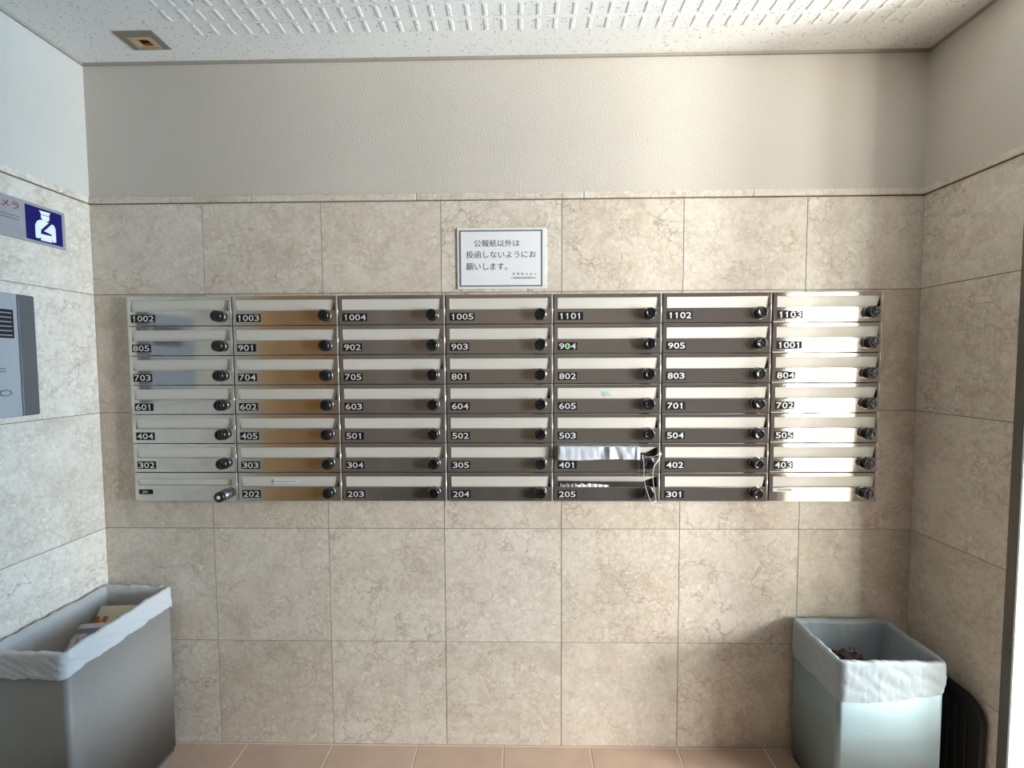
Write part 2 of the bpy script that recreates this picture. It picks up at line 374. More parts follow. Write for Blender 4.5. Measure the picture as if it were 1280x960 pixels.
# ceiling board with the square-lamp hole and raised ribs
LX0, LX1, LY0, LY1 = -1.209, -1.090, -0.138, -0.062
bm = bmesh.new()
X0c, X1c, Y0c, Y1c, zc1 = XL - 0.1, XR + 0.2, -3.75, 0.1, ZC + 0.06
hx0, hx1, hy0, hy1 = LX0 + 0.008, LX1 - 0.008, LY0 + 0.006, LY1 - 0.006
box(bm, X0c, Y0c, ZC, hx0, Y1c, zc1); box(bm, hx1, Y0c, ZC, X1c, Y1c, zc1)
box(bm, hx0, Y0c, ZC, hx1, hy0, zc1); box(bm, hx0, hy1, ZC, hx1, Y1c, zc1)
def rib(x0, y0, x1, y1, h, ch):
    a = [bm.verts.new(p) for p in ((x0, y0, ZC), (x1, y0, ZC), (x1, y1, ZC), (x0, y1, ZC))]
    b = [bm.verts.new(p) for p in ((x0 + ch, y0 + ch, ZC - h), (x1 - ch, y0 + ch, ZC - h), (x1 - ch, y1 - ch, ZC - h), (x0 + ch, y1 - ch, ZC - h))]
    bm.faces.new(b[::-1])
    for i in range(4): bm.faces.new((a[i], a[(i + 1) % 4], b[(i + 1) % 4], b[i]))
for j in range(16):
    y1 = -0.115 - 0.0535 * j; y0 = y1 - 0.043
    xs = -0.955 - (0.05 if j else 0)
    k = 0
    while xs + 0.0506 * k < 1.155:
        x = xs + 0.0506 * k; rib(x - 0.0070, y0, x + 0.0070, y1, 0.0014, 0.0032); k += 1
    rib(-1.0, y0 - 0.0072, 1.15, y0 - 0.0038, 0.0006, 0.0010)
struct('ceiling', bm, MAT['ceil'])

# terracotta floor
bm = bmesh.new()
box(bm, XL - 0.1, -3.75, -0.08, 4.15, 2.4, -0.002, 1)
for i in range(-2, 18):
    for j in range(-8, 13):
        x0 = -0.96 + 0.3 * i; y1 = -0.003 - 0.3 * j
        if y1 > 2.4: continue
        a0, a1, b0, b1 = max(x0 + 0.0035, XL - 0.1), min(x0 + 0.2965, 4.15), max(y1 - 0.2975, -3.75), y1 - 0.0025
        if a1 - a0 > 0.01 and b1 - b0 > 0.01: box(bm, a0, b0, -0.01, a1, b1, 0.0, 3 if x0 > 1.4 else 2 if j >= 2 else 0)
struct('floor', bm, [MAT['floor'], MAT['floorgrout'], MAT['bounce_dark'], MAT['bounce_pale']])

# the rest of the entrance hall, seen only in the steel
bm = bmesh.new(); box(bm, XL - 0.12, -1.93, 0, XL, YL - 0.001, ZC); struct('door_1', bm, MAT['gold'])
bm = bmesh.new(); box(bm, XL - 0.12, -2.95, 0, XL, -1.931, ZC); struct('wall_left_hall', bm, MAT['brown'])
bm = bmesh.new(); box(bm, XL - 0.12, -3.6, 0, XL, -2.951, ZC); struct('wall_left_end', bm, MAT['beige'])
DX0, DX1 = 2.95, 3.79
bm = bmesh.new(); box(bm, XL - 0.12, -3.7, 0, 1.4, -3.6, ZC, 1); box(bm, 1.4, -3.7, 0, DX0, -3.6, ZC, 0); box(bm, DX1, -3.7, 0, 4.1, -3.6, ZC, 0); box(bm, DX0, -3.7, 2.3, DX1, -3.6, ZC, 0); box(bm, 3.25, -3.7, 0, 3.42, -3.6, 2.3, 0)
struct('wall_front', bm, [MAT['maroon'], MAT['brown']])
bm = bmesh.new()
for b_ in ((-3.7, 0, -3.3, ZC), (-3.3, 0, -1.95, 1.5), (-1.95, 0, -1.9, ZC), (-1.9, 0, -1.25, 0.75), (-1.9, 2.15, -1.25, 2.3), (-1.25, 0, -1.2, ZC), (-1.2, 0, -0.4, 0.3), (-0.4, 0, 2.4, ZC), (-3.3, 2.3, -0.4, ZC)):
    box(bm, 4.0, b_[0], b_[1], 4.1, b_[2], b_[3])
struct('wall_entrance', bm, MAT['pale'])
bm = bmesh.new(); box(bm, XR + 0.101, 0.0, 0, XR + 0.2, 2.4, ZC); box(bm, XR + 0.2, 2.3, 0, 4.0, 2.4, ZC); struct('wall_porch', bm, MAT['pale'])
bm = bmesh.new()
for b_ in ((-3.3, 1.5, -1.95), (-1.9, 0.75, -1.25), (-1.2, 0.3, -0.4)):
    for y in (b_[0], b_[2] - 0.02): box(bm, 3.985, y, b_[1], 4.0, y + 0.02, 2.3)
    box(bm, 3.985, b_[0], b_[1] - 0.02, 4.0, b_[2], b_[1])
struct('window_1', bm, MAT['whiteframe'])
bm = bmesh.new(); box(bm, XR + 0.201, -3.7, ZC, 4.1, -1.2, ZC + 0.06); struct('ceiling_sky_block', bm, MAT['pale'])  # added roof, out of view; hides low sky to sharpen wall shadow edges
# dark panel door closing the hall's right side behind the opening
bm = bmesh.new(); box(bm, XR, -3.6, 0, XR + 0.05, -0.79, ZC)
for y in (-3.5, -2.55, -1.6): box(bm, XR - 0.006, y, 0.15, XR, y + 0.8, 2.15)
struct('door_2', bm, MAT['maroon'], bevel=0.003)

# ------------------------------------------------------------------ steel mailboxes
S = (1.4573 - 0.02) / 1.4573
W, H = 0.3612 * S, 0.10017 * S
BX0 = -1.3305 * S; BZ0 = 1.337 + (0.8662 - 1.337) * S
NUM = [['1002', '1003', '1004', '1005', '1101', '1102', '1103'],
       ['805', '901', '902', '903', '904', '905', '1001'],
       ['703', '704', '705', '801', '802', '803', '804'],
       ['601', '602', '603', '604', '605', '701', '702'],
       ['404', '405', '501', '502', '503', '504', '505'],
       ['302', '303', '304', '305', '401', '402', '403'],
       ['201', '202', '203', '204', '205', '301', '']]
YF = -0.020
def ring_plate(bm, o, h, y0, y1, mi=0):
    """plate with outline o=(x0,z0,x1,z1) and hole h, front face at y0 (room side), back at y1"""
    O = [(o[0], o[1]), (o[2], o[1]), (o[2], o[3]), (o[0], o[3])]; Hh = [(h[0], h[1]), (h[2], h[1]), (h[2], h[3]), (h[0], h[3])]
    vf = [bm.verts.new((x, y0, z)) for x, z in O]; hf = [bm.verts.new((x, y0, z)) for x, z in Hh]
    vb = [bm.verts.new((x, y1, z)) for x, z in O]; hb = [bm.verts.new((x, y1, z)) for x, z in Hh]
    for i in range(4):
        j = (i + 1) % 4
        for q in ((vf[i], vf[j], hf[j], hf[i]), (vb[i], hb[i], hb[j], vb[j]), (vf[i], vb[i], vb[j], vf[j]), (hf[i], hf[j], hb[j], hb[i])):
            bm.faces.new(q).material_index = mi
mesh_cache = {}
def copy_part(src, parent):
    c = src.copy(); COL.objects.link(c); c.parent = parent
    for ch in src.children:
        d = ch.copy(); COL.objects.link(d); d.parent = c
    return c
SX0, SX1, SZ0, SZ1 = 0.0135, W - 0.0125, H - 0.0495, H - 0.0140
KX, KZ = W - 0.0445, H - 0.0672
proto = {}
def body_part(parent):
    if 'body' in proto: return copy_part(proto['body'], parent)
    bm = bmesh.new()
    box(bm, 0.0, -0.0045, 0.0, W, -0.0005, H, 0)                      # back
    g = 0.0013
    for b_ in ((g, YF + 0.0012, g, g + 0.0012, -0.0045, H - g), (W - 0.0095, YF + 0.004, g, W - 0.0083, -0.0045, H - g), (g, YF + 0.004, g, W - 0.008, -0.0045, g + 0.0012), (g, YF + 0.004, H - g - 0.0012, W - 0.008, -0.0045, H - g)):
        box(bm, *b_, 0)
    # rolled edge at the front's right side, colour lightened for the light it catches
    q = [(W - 0.0076, YF + 0.0002, g)] + [(W - 0.0056 + 0.0030 * math.sin(R(a)), YF + 0.0032 - 0.0030 * math.cos(R(a)), g) for a in range(0, 91, 15)] + [(W - 0.0026, -0.0045, g), (W - 0.0076, -0.0045, g)]
    prism(bm, q, (0, 0, H - 2 * g), 1)
    for f in bm.faces:
        if f.material_index == 1 and len(f.verts) == 4: f.smooth = True
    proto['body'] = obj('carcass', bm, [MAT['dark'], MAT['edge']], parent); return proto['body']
def door_part(parent, hole, key):
    if key in proto: return copy_part(proto[key], parent)
    bm = bmesh.new(); ring_plate(bm, (0.0013, 0.0014, W - 0.0078, H - 0.0014), hole, YF, YF + 0.0022)
    proto[key] = obj('door', bm, MAT['steel'], parent, bevel=0.0006, seg=1); return proto[key]
def flap_part(parent, br, ang, tilt=0.0, hole=(SX0, SZ0, SX1, SZ1), cut=1.0):
    """sheet hung from the slot's top edge; br: how far its lower right corner is cut back"""
    bm = bmesh.new(); x0, z0, x1, z1 = hole; h = (z1 - z0 + 0.0006) * cut
    dy = math.sin(ang) * h; zb = z1 + 0.001 - math.cos(ang) * h
    y = YF + 0.0026
    pts = [(x0 - 0.0008, y, z1 + 0.001), (x1 + 0.0008, y, z1 + 0.001), (x1 + 0.0008 - br, y + dy + tilt, zb), (x0 - 0.0008, y + dy, zb)]
    prism(bm, pts, (0, 0.0009, 0)); return obj('flap', bm, MAT['flap'], parent)
def knob_part(parent, ang):
    if 'knob' not in proto:
        bm = bmesh.new()
        lathe(bm, [(0.0196, YF - 0.0002), (0.0196, YF - 0.0045), (0.0190, YF - 0.006), (0.0184, YF - 0.0150), (0.0182, YF - 0.0175), (0.0165, YF - 0.0200), (0.0138, YF - 0.0212), (0.0125, YF - 0.0202), (0.006, YF - 0.0196)], 0, 0, 36)
        prism(bm, [(-0.0022, YF - 0.0190, -0.0105), (0.0022, YF - 0.0190, -0.0105), (0.0022, YF - 0.0190, 0.0105), (-0.0022, YF - 0.0190, 0.0105)], (0, -0.0030, 0))
        k = obj('dial_lock', bm, MAT['knob'], parent, loc=(KX, 0, KZ)); proto['knob'] = k
        bm = bmesh.new(); lathe(bm, [(0.0208, YF - 0.0001), (0.0208, YF - 0.0006), (0.0202, YF - 0.0011), (0.0190, YF - 0.0011)], 0, 0, 32)
        obj('lock_ring', bm, MAT['chrome'], k)['label'] = 'chrome ring round the black dial'
    else: k = copy_part(proto['knob'], parent)
    k.rotation_euler = (0, ang, 0); return k
def digits(bm, s, x, z, w, h):
    cw = w / len(s)
    for k, c in enumerate(s):
        if c == '1':
            q = [(0.40, 0), (0.60, 0), (0.60, 1), (0.46, 1), (0.40, 0.88), (0.22, 0.82), (0.22, 0.68), (0.40, 0.70)]
            f = bm.faces.new([bm.verts.new((x + (k + u) * cw, YF - 0.0014, z + v * h)) for u, v in q]); f.material_index = 1
        else: put_text(bm, c, lambda u, v: (x + (k + 0.06) * cw + u, YF - 0.0014, z + v), w=cw * 0.88, h=h, mi=1)
def number_part(parent, s):
    bm = bmesh.new(); n = len(s); w = 0.0625 if n == 3 else 0.0815; h = 0.0255
    x0 = 0.0140; z1 = H - 0.0608
    box(bm, x0, YF - 0.0012, z1 - h, x0 + w, YF + 0.0001, z1, 0)
    digits(bm, s, x0 + 0.0025, z1 - h + 0.0030, w - 0.0050, 0.0195)
    return obj('number_plate', bm, [MAT['plate'], MAT['digit']], parent)
rr = random.Random(11)
ROWN = ['top row', 'second row', 'third row', 'fourth row', 'fifth row', 'sixth row', 'bottom row']
for i in range(7):
    for j in range(7):
        s = NUM[i][j]; x = BX0 + j * W; z = BZ0 + (6 - i) * H
        lab = f'brushed steel mailbox with black number plate {s} in the {ROWN[i]}'
        if s == '201': lab = 'steel mailbox with thin slot, small 201 plate and grey lock with white dot'
        if s == '': lab = 'steel mailbox with a white label strip and no number plate, bottom row'
        if s == '401': lab = 'steel mailbox numbered 401 with white paper filling its slot, sixth row'
        if s == '205': lab = 'steel mailbox numbered 205 with its flap pushed in and mail showing inside'
        if s == '605': lab = 'steel mailbox numbered 605 with a small aqua mark on its flap'
        if s == '904': lab = 'steel mailbox numbered 904 with a green speck on its number plate'
        if s == '202': lab = 'steel mailbox numbered 202 with a small white label on its flap, bottom row'
        t = thing('mailbox', lab, 'mailbox', (x, 0, z), 'steel mailboxes on the marble wall')
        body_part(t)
        if s == '201':
            hole = (0.0150, H - 0.0440, W - 0.0190, H - 0.0235)
            door_part(t, hole, 'door_small')
            flap_part(t, 0.0, R(3), 0, hole)
            bm = bmesh.new(); ring_plate(bm, (hole[0] - 0.003, hole[1] - 0.0022, hole[2] + 0.003, hole[3] + 0.0035), (hole[0], hole[1], hole[2], hole[3]), YF - 0.0016, YF)
            obj('slot_frame', bm, MAT['steel'], t)
            bm = bmesh.new(); box(bm, 0.0150, YF - 0.0012, H - 0.0745, 0.0620, YF + 0.0001, H - 0.0585, 0)
            digits(bm, s, 0.0265, H - 0.0702, 0.021, 0.0078)
            obj('number_plate', bm, [MAT['plate'], MAT['digit']], t)
            bm = bmesh.new(); lathe(bm, [(0.0190, YF - 0.0001), (0.0190, YF - 0.006), (0.0178, YF - 0.0075), (0.0178, YF - 0.022)], W - 0.046, H - 0.0765, 32)
            k = obj('cylinder_lock', bm, MAT['silver'], t); k['label'] = 'grey cylinder lock with black face'
            bm = bmesh.new(); lathe(bm, [(0.0178, YF - 0.0221), (0.0172, YF - 0.031), (0.014, YF - 0.033)], W - 0.046, H - 0.0765, 32)
            obj('lock_face', bm, MAT['knob'], k)
            bm = bmesh.new(); lathe(bm, [(0.0060, YF - 0.0331), (0.0056, YF - 0.0338)], W - 0.046, H - 0.0765, 20)
            obj('key_dot', bm, MAT['white'], k)['label'] = 'white centre dot'
            continue
        door_part(t, (SX0, SZ0, SX1, SZ1), 'door')
        if s == '205': flap_part(t, 0.046, R(34), -0.003, cut=0.72)
        elif s == '401': flap_part(t, 0.036, R(34), -0.003, cut=0.74)
        else: flap_part(t, rr.choice([0.001, 0.004, 0.007, 0.009]), R(rr.uniform(2.5, 6.5)))
        if s: number_part(t, s)
        knob_part(t, rr.uniform(0, 6.28))
        if s == '':
            bm = bmesh.new(); box(bm, 0.0135, YF - 0.0006, H - 0.0645, 0.0800, YF - 0.0001, H - 0.0525, 0)
            for k in range(9): box(bm, 0.028 + k * 0.0052, YF - 0.0008, H - 0.0608, 0.0312 + k * 0.0052, YF - 0.0006, H - 0.0565 + 0.0008 * (k % 2), 1)
            obj('label_strip', bm, [MAT['paper'], MAT['border']], t)['label'] = 'white paper label strip'
        if s == '202':
            bm = bmesh.new(); yb = YF + 0.0018; zb = SZ0 + 0.012
            box(bm, 0.121, yb, zb, 0.205, yb + 0.0005, zb + 0.012, 0)
            for k in range(12): box(bm, 0.124 + k * 0.0065, yb - 0.0002, zb + 0.004, 0.1282 + k * 0.0065, yb, zb + 0.0085, 1)
            obj('label_strip', bm, [MAT['paper'], MAT['signgrey']], t)['label'] = 'white paper label strip'
        if s == '605':
            bm = bmesh.new()
            for k in range(3): box(bm, 0.160 + 0.004 * k, YF + 0.0012, SZ0 + 0.020 - 0.0055 * k, 0.181 + 0.005 * k, YF + 0.0016, SZ0 + 0.0225 - 0.0055 * k)
            obj('ink_mark', bm, MAT['aqua'], t)['label'] = 'small aqua mark'
        if s == '904':
            bm = bmesh.new(); prism(bm, [(0.046, YF - 0.0016, H - 0.0800), (0.058, YF - 0.0016, H - 0.0755), (0.046, YF - 0.0016, H - 0.0675)], (0, -0.0004, 0))
            obj('green_speck', bm, MAT['green'], t)['label'] = 'bright green sticker speck'

# paper filling the slot of 401
def cell(i, j): return BX0 + j * W, BZ0 + (6 - i) * H
cx, cz = cell(5, 4)
bm = bmesh.new(); rings = []; n = 48; m = 20
def tri(t, c, w): return max(0.0, 1 - abs(t - c) / w)
for k in range(n + 1):
    t = k / n; x = cx + 0.014 + t * 0.268
    ring = []
    for q in range(m):
        a = 2 * math.pi * (q + 0.5) / m; c, s_ = math.cos(a), math.sin(a); ex = 0.28
        vz = math.copysign(abs(s_) ** ex, s_)
        hh = 0.0222 + 0.0012 * math.sin(t * 5 + 1) + 0.0010 * noise.noise((t * 9, vz, 2.0)); zc = cz + H - 0.0318 - 0.0008 * math.sin(t * 7)
        dd = 0.0070 + 0.0052 * tri(t, 0.63, 0.05) - 0.0045 * tri(t, 0.54 + 0.03 * vz, 0.06) - 0.0040 * tri(t, 0.72 - 0.03 * vz, 0.05) + 0.0030 * tri(t, 0.86 + 0.05 * vz, 0.06) + 0.0018 * noise.noise((t * 16, vz * 1.5, 0.0)) - 0.0022 * tri(vz, -0.55, 0.25) * (1 if t < 0.5 else 0.3) + (0.0035 if k >= n - 2 else 0)
        e = 0.8 if k in (0, n) else 1.0
        ring.append(bm.verts.new((x, YF - 0.0095 + dd * e * math.copysign(abs(c) ** ex, c) * 0.95, zc + hh * (0.93 if k == 0 else 1) * vz)))
    rings.append(ring)
for a, b in zip(rings, rings[1:]):
    for q in range(m): bm.faces.new((a[q], a[(q + 1) % m], b[(q + 1) % m], b[q]))
bm.faces.new(rings[0][::-1]); bm.faces.new(rings[-1])
tag(obj('folded_paper', bm, MAT['paperblue']), 'crumpled strip of white folded paper stuck in the slot of mailbox 401', 'paper')

# clear plastic tie hanging over 401 and 205
def wp(px, py, y=0.0):
    """point on the plane y that the pixel shows (used for measuring only)"""
    d = fwd + r2 * (px - 640) / F_PX - u2 * (py - 480) / F_PX
    t = (y - CAM[1]) / d.y; return (CAM[0] + t * d.x, y, CAM[2] + t * d.z)
bm = bmesh.new()
A = [wp(803, 569, -0.030), wp(804.5, 576, -0.050), wp(805, 588, -0.052), wp(805, 598, -0.050), wp(807, 609, -0.050), wp(810, 618, -0.052), wp(813, 626, -0.046)]
B = [wp(827, 566, -0.024), wp(823, 575, -0.040), wp(817.5, 583, -0.050), wp(816, 592, -0.052), wp(816.5, 604, -0.052), wp(818.5, 615, -0.052), wp(820, 626, -0.046)]
tube(bm, A, [0.0013, 0.0009, 0.0007, 0.0007, 0.0007, 0.0008, 0.0008], 8)
tube(bm, B, [0.0009, 0.0020, 0.0014, 0.0008, 0.0007, 0.0008, 0.0008], 8)
tube(bm, [A[-1], wp(816, 628, -0.048), B[-1]], 0.0009, 8)
tube(bm, [A[0], wp(809, 571.5, -0.030), wp(818, 570.5, -0.030), B[0]], 0.0005, 8)
tag(obj('plastic_tie', bm, MAT['string']), 'loop of clear plastic string hanging in front of mailboxes 401 and 205', 'string')

# mail inside 205
cx, cz = cell(6, 4)
def sheet(name, x0, x1, h, y, mat, seed, label, lean=0.0):
    bm = bmesh.new(); n = 16; top = []; bot = []
    for k in range(n + 1):
        x = x0 + (x1 - x0) * k / n; w = 0.0011 * math.sin(k * 1.3 + seed) + 0.0006 * math.sin(k * 2.7)
        hh = h * (0.75 + 0.25 * math.sin(k * 0.9 + seed * 2)) if lean == 0 else h * (1 - 0.5 * k / n)
        bot.append((x, y + w, cz + SZ0 - 0.004)); top.append((x, y + w * 0.5, cz + SZ0 + hh))
    vs = [[bm.verts.new(p) for p in r] for r in (bot, top)]
    ws = [[bm.verts.new((p[0], p[1] + 0.0008, p[2])) for p in r] for r in (bot, top)]
    for k in range(n):
        bm.faces.new((vs[0][k], vs[0][k + 1], vs[1][k + 1], vs[1][k])); bm.faces.new((ws[0][k], ws[1][k], ws[1][k + 1], ws[0][k + 1]))
        bm.faces.new((vs[1][k], vs[1][k + 1], ws[1][k + 1], ws[1][k])); bm.faces.new((vs[0][k], ws[0][k], ws[0][k + 1], vs[0][k + 1]))
    for k in (0, n): bm.faces.new((vs[0][k], vs[1][k], ws[1][k], ws[0][k]))
    tag(obj(name, bm, mat), label, 'mail', 'mail inside mailbox 205')
sheet('flyer', cx + 0.072, cx + 0.128, 0.0115, -0.0160, MAT['paper'], 1.0, 'white flyer inside mailbox 205, nearest the number plate')
sheet('flyer', cx + 0.128, cx + 0.185, 0.0105, -0.0164, MAT['paper'], 2.2, 'white flyer in the middle of the opening of mailbox 205', 1)
sheet('envelope', cx + 0.022, cx + 0.068, 0.0110, -0.0150, MAT['signgrey'], 0.4, 'grey envelope at one end of the opening of mailbox 205')

# ------------------------------------------------------------------ notice above the mailboxes
nt_ = thing('notice', 'white framed notice with Japanese text above the mailboxes', 'notice', (-0.058, 0, 1.683))
bm = bmesh.new(); box(bm, -0.148, -0.003, -0.100, 0.148, -0.0003, 0.100)
obj('backing_board', bm, MAT['clear'], nt_, bevel=0.001)
bm = bmesh.new(); box(bm, -0.141, -0.0035, -0.0935, 0.141, -0.0028, 0.0935); obj('paper', bm, MAT['paper'], nt_)
bm = bmesh.new(); ring_plate(bm, (-0.1395, -0.0920, 0.1345, 0.0925), (-0.1350, -0.0878, 0.1300, 0.0882), -0.0039, -0.0034)
obj('printed_border', bm, MAT['border'], nt_)
bm = bmesh.new()
def ntext(s, px0, px1, pyb, pyt):
    a = wp(px0, pyb); b = wp(px1, pyt)
    put_text(bm, s, lambda u, v: (a[0] + u + 0.058, -0.0038, a[2] - 1.683 + v), w=b[0] - a[0], h=b[2] - a[2])
ntext('公報紙以外は', 592.7, 649.5, 309, 299.8)
ntext('投函しないようにお', 583, 670, 323.2, 313.6)
ntext('願いします。', 583, 634, 338.3, 328.9)
for k, c in enumerate('管理組合法人'): ntext(c, 640.8 + k * 5.35, 643.6 + k * 5.35, 344.0, 341.2)
ntext('大規模修繕管理組合', 638.5, 670, 348.8, 346.3)
obj('lettering', bm, MAT['ink'], nt_)

# ------------------------------------------------------------------ sign and intercom on the left wall
sg = thing('camera_sign', 'grey security camera sign with red text and blue guard pictogram on white wall', 'sign', (XL, 0, 0))
bm = bmesh.new(); box(bm, 0.0005, -0.440, 1.700, 0.0050, -0.088, 1.8155); obj('sign_plate', bm, MAT['signgrey'], sg, bevel=0.001)
bm = bmesh.new(); box(bm, 0.0050, -0.1995, 1.7075, 0.0058, -0.0985, 1.8065); obj('blue_panel', bm, MAT['blue'], sg)
bm = bmesh.new()
def pic(pts):
    q = []
    for x, y in pts:
        u = (x - 275 - (y - 340) * 0.045) / 443.0
        tp = 340 + 130 * u; v = (y - tp) / (400 - 15 * u)
        q.append((0.0058, -0.1995 + 0.101 * u, 1.8065 - 0.099 * v))
    prism(bm, q, (0.0005, 0, 0))
pic([(438, 415), (580, 452), (563, 474), (566, 488), (461, 461), (458, 445)])
pic([(461, 468), (566, 495), (566, 532), (552, 547), (527, 549), (498, 540), (474, 520), (462, 498)])
pic([(412, 545), (440, 528), (470, 528), (558, 566), (500, 612), (462, 645), (458, 690), (458, 738), (430, 745), (400, 732), (393, 640), (393, 582)])
pic([(588, 588), (605, 584), (628, 605), (642, 640), (650, 795), (622, 800), (600, 782), (592, 705), (562, 690), (498, 660), (535, 632)])
pic([(460, 692), (520, 706), (592, 722), (597, 800), (460, 768)])
obj('pictogram', bm, MAT['signwhite'], sg)
bm = bmesh.new()
put_text(bm, '防犯カメラ', lambda u, v: (0.0054, -0.330 + u, 1.780 + v), w=0.116, h=0.0240)
box(bm, 0.0050, -0.330, 1.7610, 0.0054, -0.214, 1.7630, 1); box(bm, 0.0050, -0.330, 1.7525, 0.0054, -0.214, 1.7548, 1)
obj('lettering', bm, [MAT['red'], MAT['darkred']], sg)

ic = thing('intercom', 'grey steel intercom panel with black speaker grille on the left wall', 'intercom', (XL, 0, 0))
bm = bmesh.new(); box(bm, 0.0005, -0.470, 1.1915, 0.0140, -0.2415, 1.5390); obj('faceplate', bm, MAT['icom'], ic, bevel=0.002)
bm = bmesh.new(); box(bm, 0.0005, -0.2410, 1.1915, 0.0140, -0.1955, 1.5390); obj('side_band', bm, MAT['icomside'], ic, bevel=0.004, seg=3)['label'] = 'darker grey vertical band'
bm = bmesh.new(); box(bm, 0.0140, -0.400, 1.413, 0.0146, -0.2525, 1.493, 0)
for k in range(6): box(bm, 0.0146, -0.398, 1.4195 + k * 0.0125, 0.0156, -0.258, 1.4225 + k * 0.0125, 1)
obj('speaker_grille', bm, [MAT['black'], MAT['signgrey']], ic)
bm = bmesh.new()
a_ = [(0.0140, -0.282 + 0.0155 * math.cos(2 * math.pi * k / 24), 1.2605 + 0.009 * math.sin(2 * math.pi * k / 24)) for k in range(24)]
prism(bm, a_, (0.0018, 0, 0), 0)
a_ = [(0.0158, -0.282 + 0.011 * math.cos(2 * math.pi * k / 24), 1.2605 + 0.0058 * math.sin(2 * math.pi * k / 24)) for k in range(24)]
prism(bm, a_, (0.0004, 0, 0), 1)
obj('call_button', bm, [MAT['border'], MAT['icom']], ic)
bm = bmesh.new()
for z in (1.327, 1.319): box(bm, 0.0140, -0.292, z, 0.0143, -0.2775, z + 0.003)
obj('printed_mark', bm, MAT['border'], ic)

# ------------------------------------------------------------------ square ceiling lamp
lp = thing('ceiling_lamp', 'square recessed ceiling lamp with dull metal frame and copper inside', 'lamp', (0, 0, 0))
bm = bmesh.new()
def zring(o, h, z0, z1, mi=0):
    O = [(o[0], o[1]), (o[2], o[1]), (o[2], o[3]), (o[0], o[3])]; Q = [(h[0], h[1]), (h[2], h[1]), (h[2], h[3]), (h[0], h[3])]
    a = [bm.verts.new((x, y, z0)) for x, y in O]; b = [bm.verts.new((x, y, z0)) for x, y in Q]
    c = [bm.verts.new((x, y, z1)) for x, y in O]; d = [bm.verts.new((x, y, z1)) for x, y in Q]
    for i in range(4):
        j = (i + 1) % 4
        for q in ((a[i], a[j], b[j], b[i]), (c[i], d[i], d[j], c[j]), (a[i], c[i], c[j], a[j]), (b[i], b[j], d[j], d[i])): bm.faces.new(q).material_index = mi
ox0, ox1, oy0, oy1 = -1.187, -1.114, -0.116, -0.068
zring((LX0, LY0, LX1, LY1), (ox0, oy0, ox1, oy1), ZC - 0.003, ZC - 0.0002)
obj('frame', bm, MAT['lampframe'], lp)
bm = bmesh.new()
zring((ox0, oy0, ox1, oy1), (ox0 + 0.004, oy0 + 0.003, ox1 - 0.004, oy1 - 0.003), ZC - 0.004, ZC + 0.012)
zring((ox0 + 0.006, oy0 + 0.005, ox1 - 0.006, oy1 - 0.004), (ox0 + 0.018, oy0 + 0.012, ox1 - 0.018, oy1 - 0.010), ZC - 0.002, ZC + 0.006)
obj('inner_trim', bm, MAT['lampin'], lp)['label'] = 'pale brass inner rim'
bm = bmesh.new(); box(bm, ox0 + 0.001, oy0 + 0.001, ZC + 0.0125, ox1 - 0.001, oy1 - 0.001, ZC + 0.016); obj('reflector', bm, MAT['copper'], lp)['label'] = 'copper coloured reflector'

# ------------------------------------------------------------------ steel bins with white bags
def rrect(x0, x1, y0, y1, rad, n=40):
    """closed outline as (x, y, nx, ny), n points on each side, plus round corners"""
    pts = []
    segs = [((x0 + rad, y0), (x1 - rad, y0), (0, -1)), ((x1, y0 + rad), (x1, y1 - rad), (1, 0)), ((x1 - rad, y1), (x0 + rad, y1), (0, 1)), ((x0, y1 - rad), (x0, y0 + rad), (-1, 0))]
    cs = [(x1 - rad, y0 + rad, -90), (x1 - rad, y1 - rad, 0), (x0 + rad, y1 - rad, 90), (x0 + rad, y0 + rad, 180)]
    for (a, b, nn), (qx, qy, a0) in zip(segs, cs):
        for k in range(n): t = k / n; pts.append((a[0] + (b[0] - a[0]) * t, a[1] + (b[1] - a[1]) * t, nn[0], nn[1]))
        for k in range(7):
            an = R(a0 + 90 * k / 7); pts.append((qx + rad * math.cos(an), qy + rad * math.sin(an), math.cos(an), math.sin(an)))
    return pts
def loft(bm, rings, cap0=False, cap1=False, smooth=True):
    rs = [[bm.verts.new(p) for p in r] for r in rings]; n = len(rs[0])
    for a, b in zip(rs, rs[1:]):
        for k in range(n): bm.faces.new((a[k], a[(k + 1) % n], b[(k + 1) % n], b[k])).smooth = smooth
    if cap0: bm.faces.new(rs[0][::-1])
    if cap1: bm.faces.new(rs[-1])
def bin_(label, x0, x1, y0, y1, h, mat):
    t = thing('trash_bin', label, 'bin', ((x0 + x1) / 2, (y0 + y1) / 2, 0), 'stainless steel bins')
    ox, oy = -(x0 + x1) / 2, -(y0 + y1) / 2
    o_ = rrect(x0, x1, y0, y1, 0.014, 6); i_ = rrect(x0 + 0.0015, x1 - 0.0015, y0 + 0.0015, y1 - 0.0015, 0.0125, 6)
    bm = bmesh.new()
    f = lambda pts, z: [(p[0] + ox, p[1] + oy, z) for p in pts]
    loft(bm, [f(i_, 0.02), f(o_, 0.015), f(o_, h), f(i_, h), f(i_, 0.021)], True, True)
    obj('bin_body', bm, mat, t)
    s_ = rrect(x0 + 0.004, x1 - 0.004, y0 + 0.004, y1 - 0.004, 0.012, 6)
    bm = bmesh.new(); loft(bm, [f(s_, 0.0), f(s_, 0.0149)], True, True, False); obj('base', bm, MAT['binrim'], t)['label'] = 'black rubber base'
    return t
